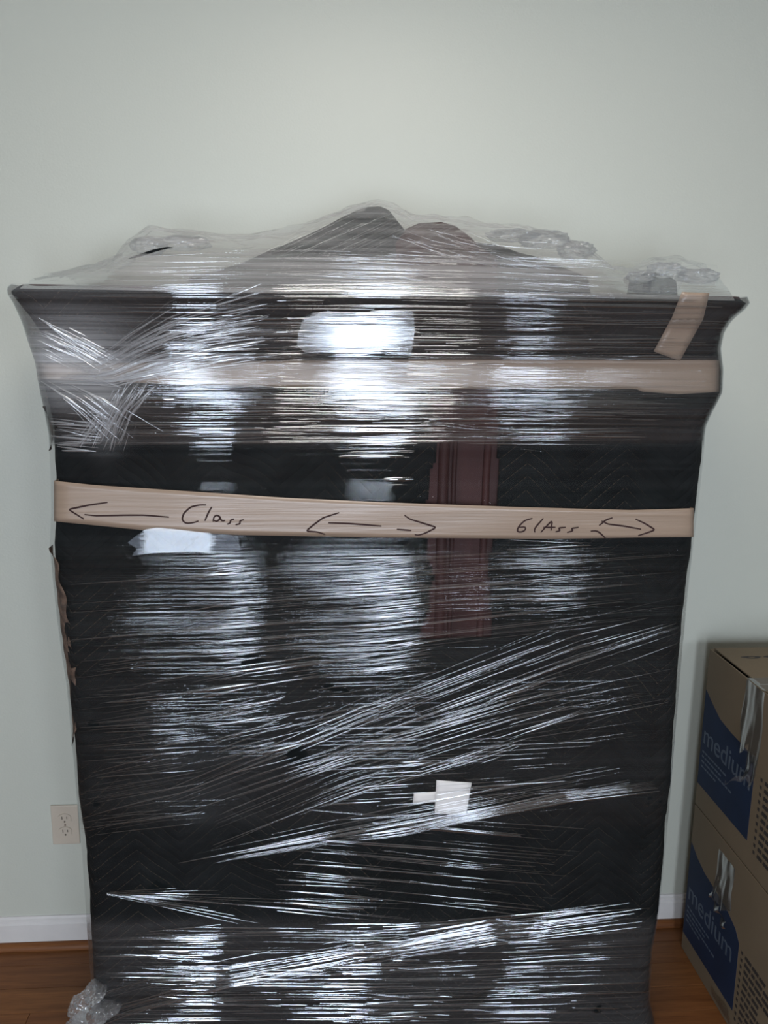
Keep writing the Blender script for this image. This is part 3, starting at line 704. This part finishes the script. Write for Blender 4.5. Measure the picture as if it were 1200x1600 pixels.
# ------------------------------------------------------------------ moving boxes
BX0, BX1, BY0, BY1 = 1.0, 1.475, -.585, -.107
def carton(zb, H, upper):
    root = empty('moving_box', ((BX0+BX1)/2, (BY0+BY1)/2, zb)); k = []
    th = .004
    bm = bmesh.new()
    box_bm(BX0, BX0+th, BY0, BY1, zb, zb+H-.003, .0008, bm); box_bm(BX1-th, BX1, BY0, BY1, zb, zb+H-.003, .0008, bm)
    box_bm(BX0+th, BX1-th, BY0, BY0+th, zb, zb+H-.003, .0008, bm); box_bm(BX0+th, BX1-th, BY1-th, BY1, zb, zb+H-.003, .0008, bm)
    box_bm(BX0+th, BX1-th, BY0+th, BY1-th, zb, zb+th, 0, bm)
    k.append(from_bm('box_wall', bm, CARD))
    ym = (BY0+BY1)/2
    for n, (a, b) in enumerate(((BY0+.001, ym-.001), (ym+.001, BY1-.001))):
        k.append(box('top_flap', BX0+(.011 if n else .005), BX1-.002, a, b, zb+H-.004, zb+H, CARD, None, .0012))
    X = BX0
    def pl(pts): return [np.array((X, y, zb+z)) for y, z in pts]
    if upper: P = [(-.109, .330), (-.15, .308), (-.196, .287), (-.259, .279), (-.314, .277), (-.361, .272), (-.379, .262), (-.379, .063), (-.109, .063)]
    else: P = [(-.109, .330), (-.15, .308), (-.196, .294), (-.26, .288), (-.32, .282), (-.372, .264), (-.395, .240), (-.398, .055), (-.109, .050)]
    pr = prism('printed_panel', pl(P), (-1, 0, 0), .0004, BLUE); pr['label'] = 'blue printed wave'; k.append(pr)
    # lettering runs along the side, away from the wall
    cu = bpy.data.curves.new('t', 'FONT'); cu.body = 'medium'; cu.size = .078; cu.extrude = .0002
    tmp = bpy.data.objects.new('t', cu); me = bpy.data.meshes.new_from_object(tmp); bpy.data.objects.remove(tmp)
    me.name = 'printed_word'; me.materials.append(LBLUE)
    tw = bpy.data.objects.new('printed_word', me); COL.objects.link(tw)
    # text x -> -y, text y -> z, text normal -> -x
    z_ = zb+(.185 if upper else .165)
    tw.matrix_world = Matrix(((0, 0, -1, X-.0006), (-1, 0, 0, -.118), (0, 1, 0, z_), (0, 0, 0, 1)))
    tw.scale = tw.scale
    k.append(tw)
    # small print, too small to read: broken lines
    bm = bmesh.new(); rr = random.Random(3)
    for row, L in ((0, .13), (1, .10), (2, .15), (3, .07)):
        y = -.122
        while y > -.122-L:
            l = rr.uniform(.008, .02); box_bm(X-.0008, X-.0002, y-l, y, z_-.026-.014*row, z_-.021-.014*row, bm=bm); y -= l+.004
    k.append(from_bm('fine_print', bm, LBLUE)); k[-1]['kind'] = 'stuff'
    bm = bmesh.new()
    for row in range(11):
        z = zb+(.235 if upper else .225)-row*.0185; y = -.413
        box_bm(X-.0006, X-.0002, y-.004, y+.004, z, z+.008, bm=bm); y -= .014
        while y > -.50-.05*rr.random():
            l = rr.uniform(.012, .03); g = len(bm.verts); box_bm(X-.0006, X-.0002, y-l, y, z, z+.0095, bm=bm); bm.verts.ensure_lookup_table()
            for v in bm.verts[g:]: v.co.y -= (v.co.z-z)*.25
            y -= l+.005
    k.append(from_bm('printed_list', bm, DINK)); k[-1]['kind'] = 'stuff'
    # printed badge on the lid
    bm = bmesh.new(); zt = zb+H
    for cx, cy, sx, sy in ((1.077, -.178, .026, .009), (1.135, -.178, .024, .011)):
        q = []
        for i in range(20):
            a = 2*pi*i/20; q.append(bm.verts.new((cx+sx*cos(a)*(1.15 if sin(a) > 0 else .8), cy+sy*sin(a), zt+.0003)))
        q2 = [bm.verts.new((v.co.x*.35+cx*.65, v.co.y*.35+cy*.65, zt+.0003)) for v in q]
        for i in range(20): bm.faces.new((q[i], q[(i+1) % 20], q2[(i+1) % 20], q2[i]))
    k.append(from_bm('printed_badge', bm, DINK))
    # clear tape running down the side, with crinkles
    def tape(y0, y1, z1, z0, seed, flare):
        r = np.random.default_rng(seed); a = np.linspace(0, 1, 14); b = np.linspace(0, 1, 26); rows = []
        for s in b:
            z = z1+(z0-z1)*s; wv = .003+.012*s*s*flare
            yc = y0+(y1-y0)*a; 
            rows.append(np.stack([X-.0008-vnoise(a*11+s*.8+3, s*2.2+np.zeros(14)+7, 1, seed)*wv, yc+(vnoise(a*3+5, s*2+np.zeros(14)+4, 1, seed+3)-.5)*.02*s*flare, np.full(14, z)-.012*s*np.sin(a*7+seed)*flare], -1))
        o = grid('clear_tape', np.array(rows), CTAPE, None, True); k.append(o)
    if upper:
        tape(-.305, -.392, zt-.002, zt-.175, 1, 1.0)
        tape(-.345, -.385, zt-.165, zt-.235, 2, 1.2)
        # loose curled end
        s = np.linspace(0, 1, 16); rows = []
        for j in np.linspace(0, 1, 6):
            rows.append(np.stack([X-.012-.022*np.sin(s*2.4)-.004*j, -.365+.055*s+.012*j*(1-s), zt-.225-.045*s-.02*j*np.cos(s*2)+.008*np.sin(s*6)], -1))
        k.append(grid('loose_tape_end', np.array(rows), CTAPE, None, True))
        bm = bmesh.new()
        P = [(X-.001, -.305), (X-.001, -.40), (BX1, -.40), (BX1, -.305)]
        k.append(box('clear_tape', X-.001, BX1, -.382, -.308, zt, zt+.0004, CTAPE))
    else:
        tape(-.262, -.345, zb+H-.035, zb+H-.165, 4, 1.1); tape(-.30, -.40, zb+.012, zb+.040, 6, .6)
        s = np.linspace(0, 1, 14); rows = []
        for j in np.linspace(0, 1, 6):
            rows.append(np.stack([X-.006-.012*np.abs(np.sin(s*7+j*2)), -.262-.085*s, zb+H-.155-.03*s-.018*j+.006*np.sin(s*13)], -1))
        k.append(grid('loose_tape_end', np.array(rows), CTAPE, None, True))
    reparent(root, k)
    return root
lo = carton(0.001, .4445, False)
tag(lo, 'kraft cardboard moving box standing on the floor, lower of the stack at the right', 'box', 'moving boxes stacked by the wall')
up = carton(.4465, .4445, True)
tag(up, 'kraft cardboard moving box resting on the other box, its lid visible', 'box', 'moving boxes stacked by the wall')
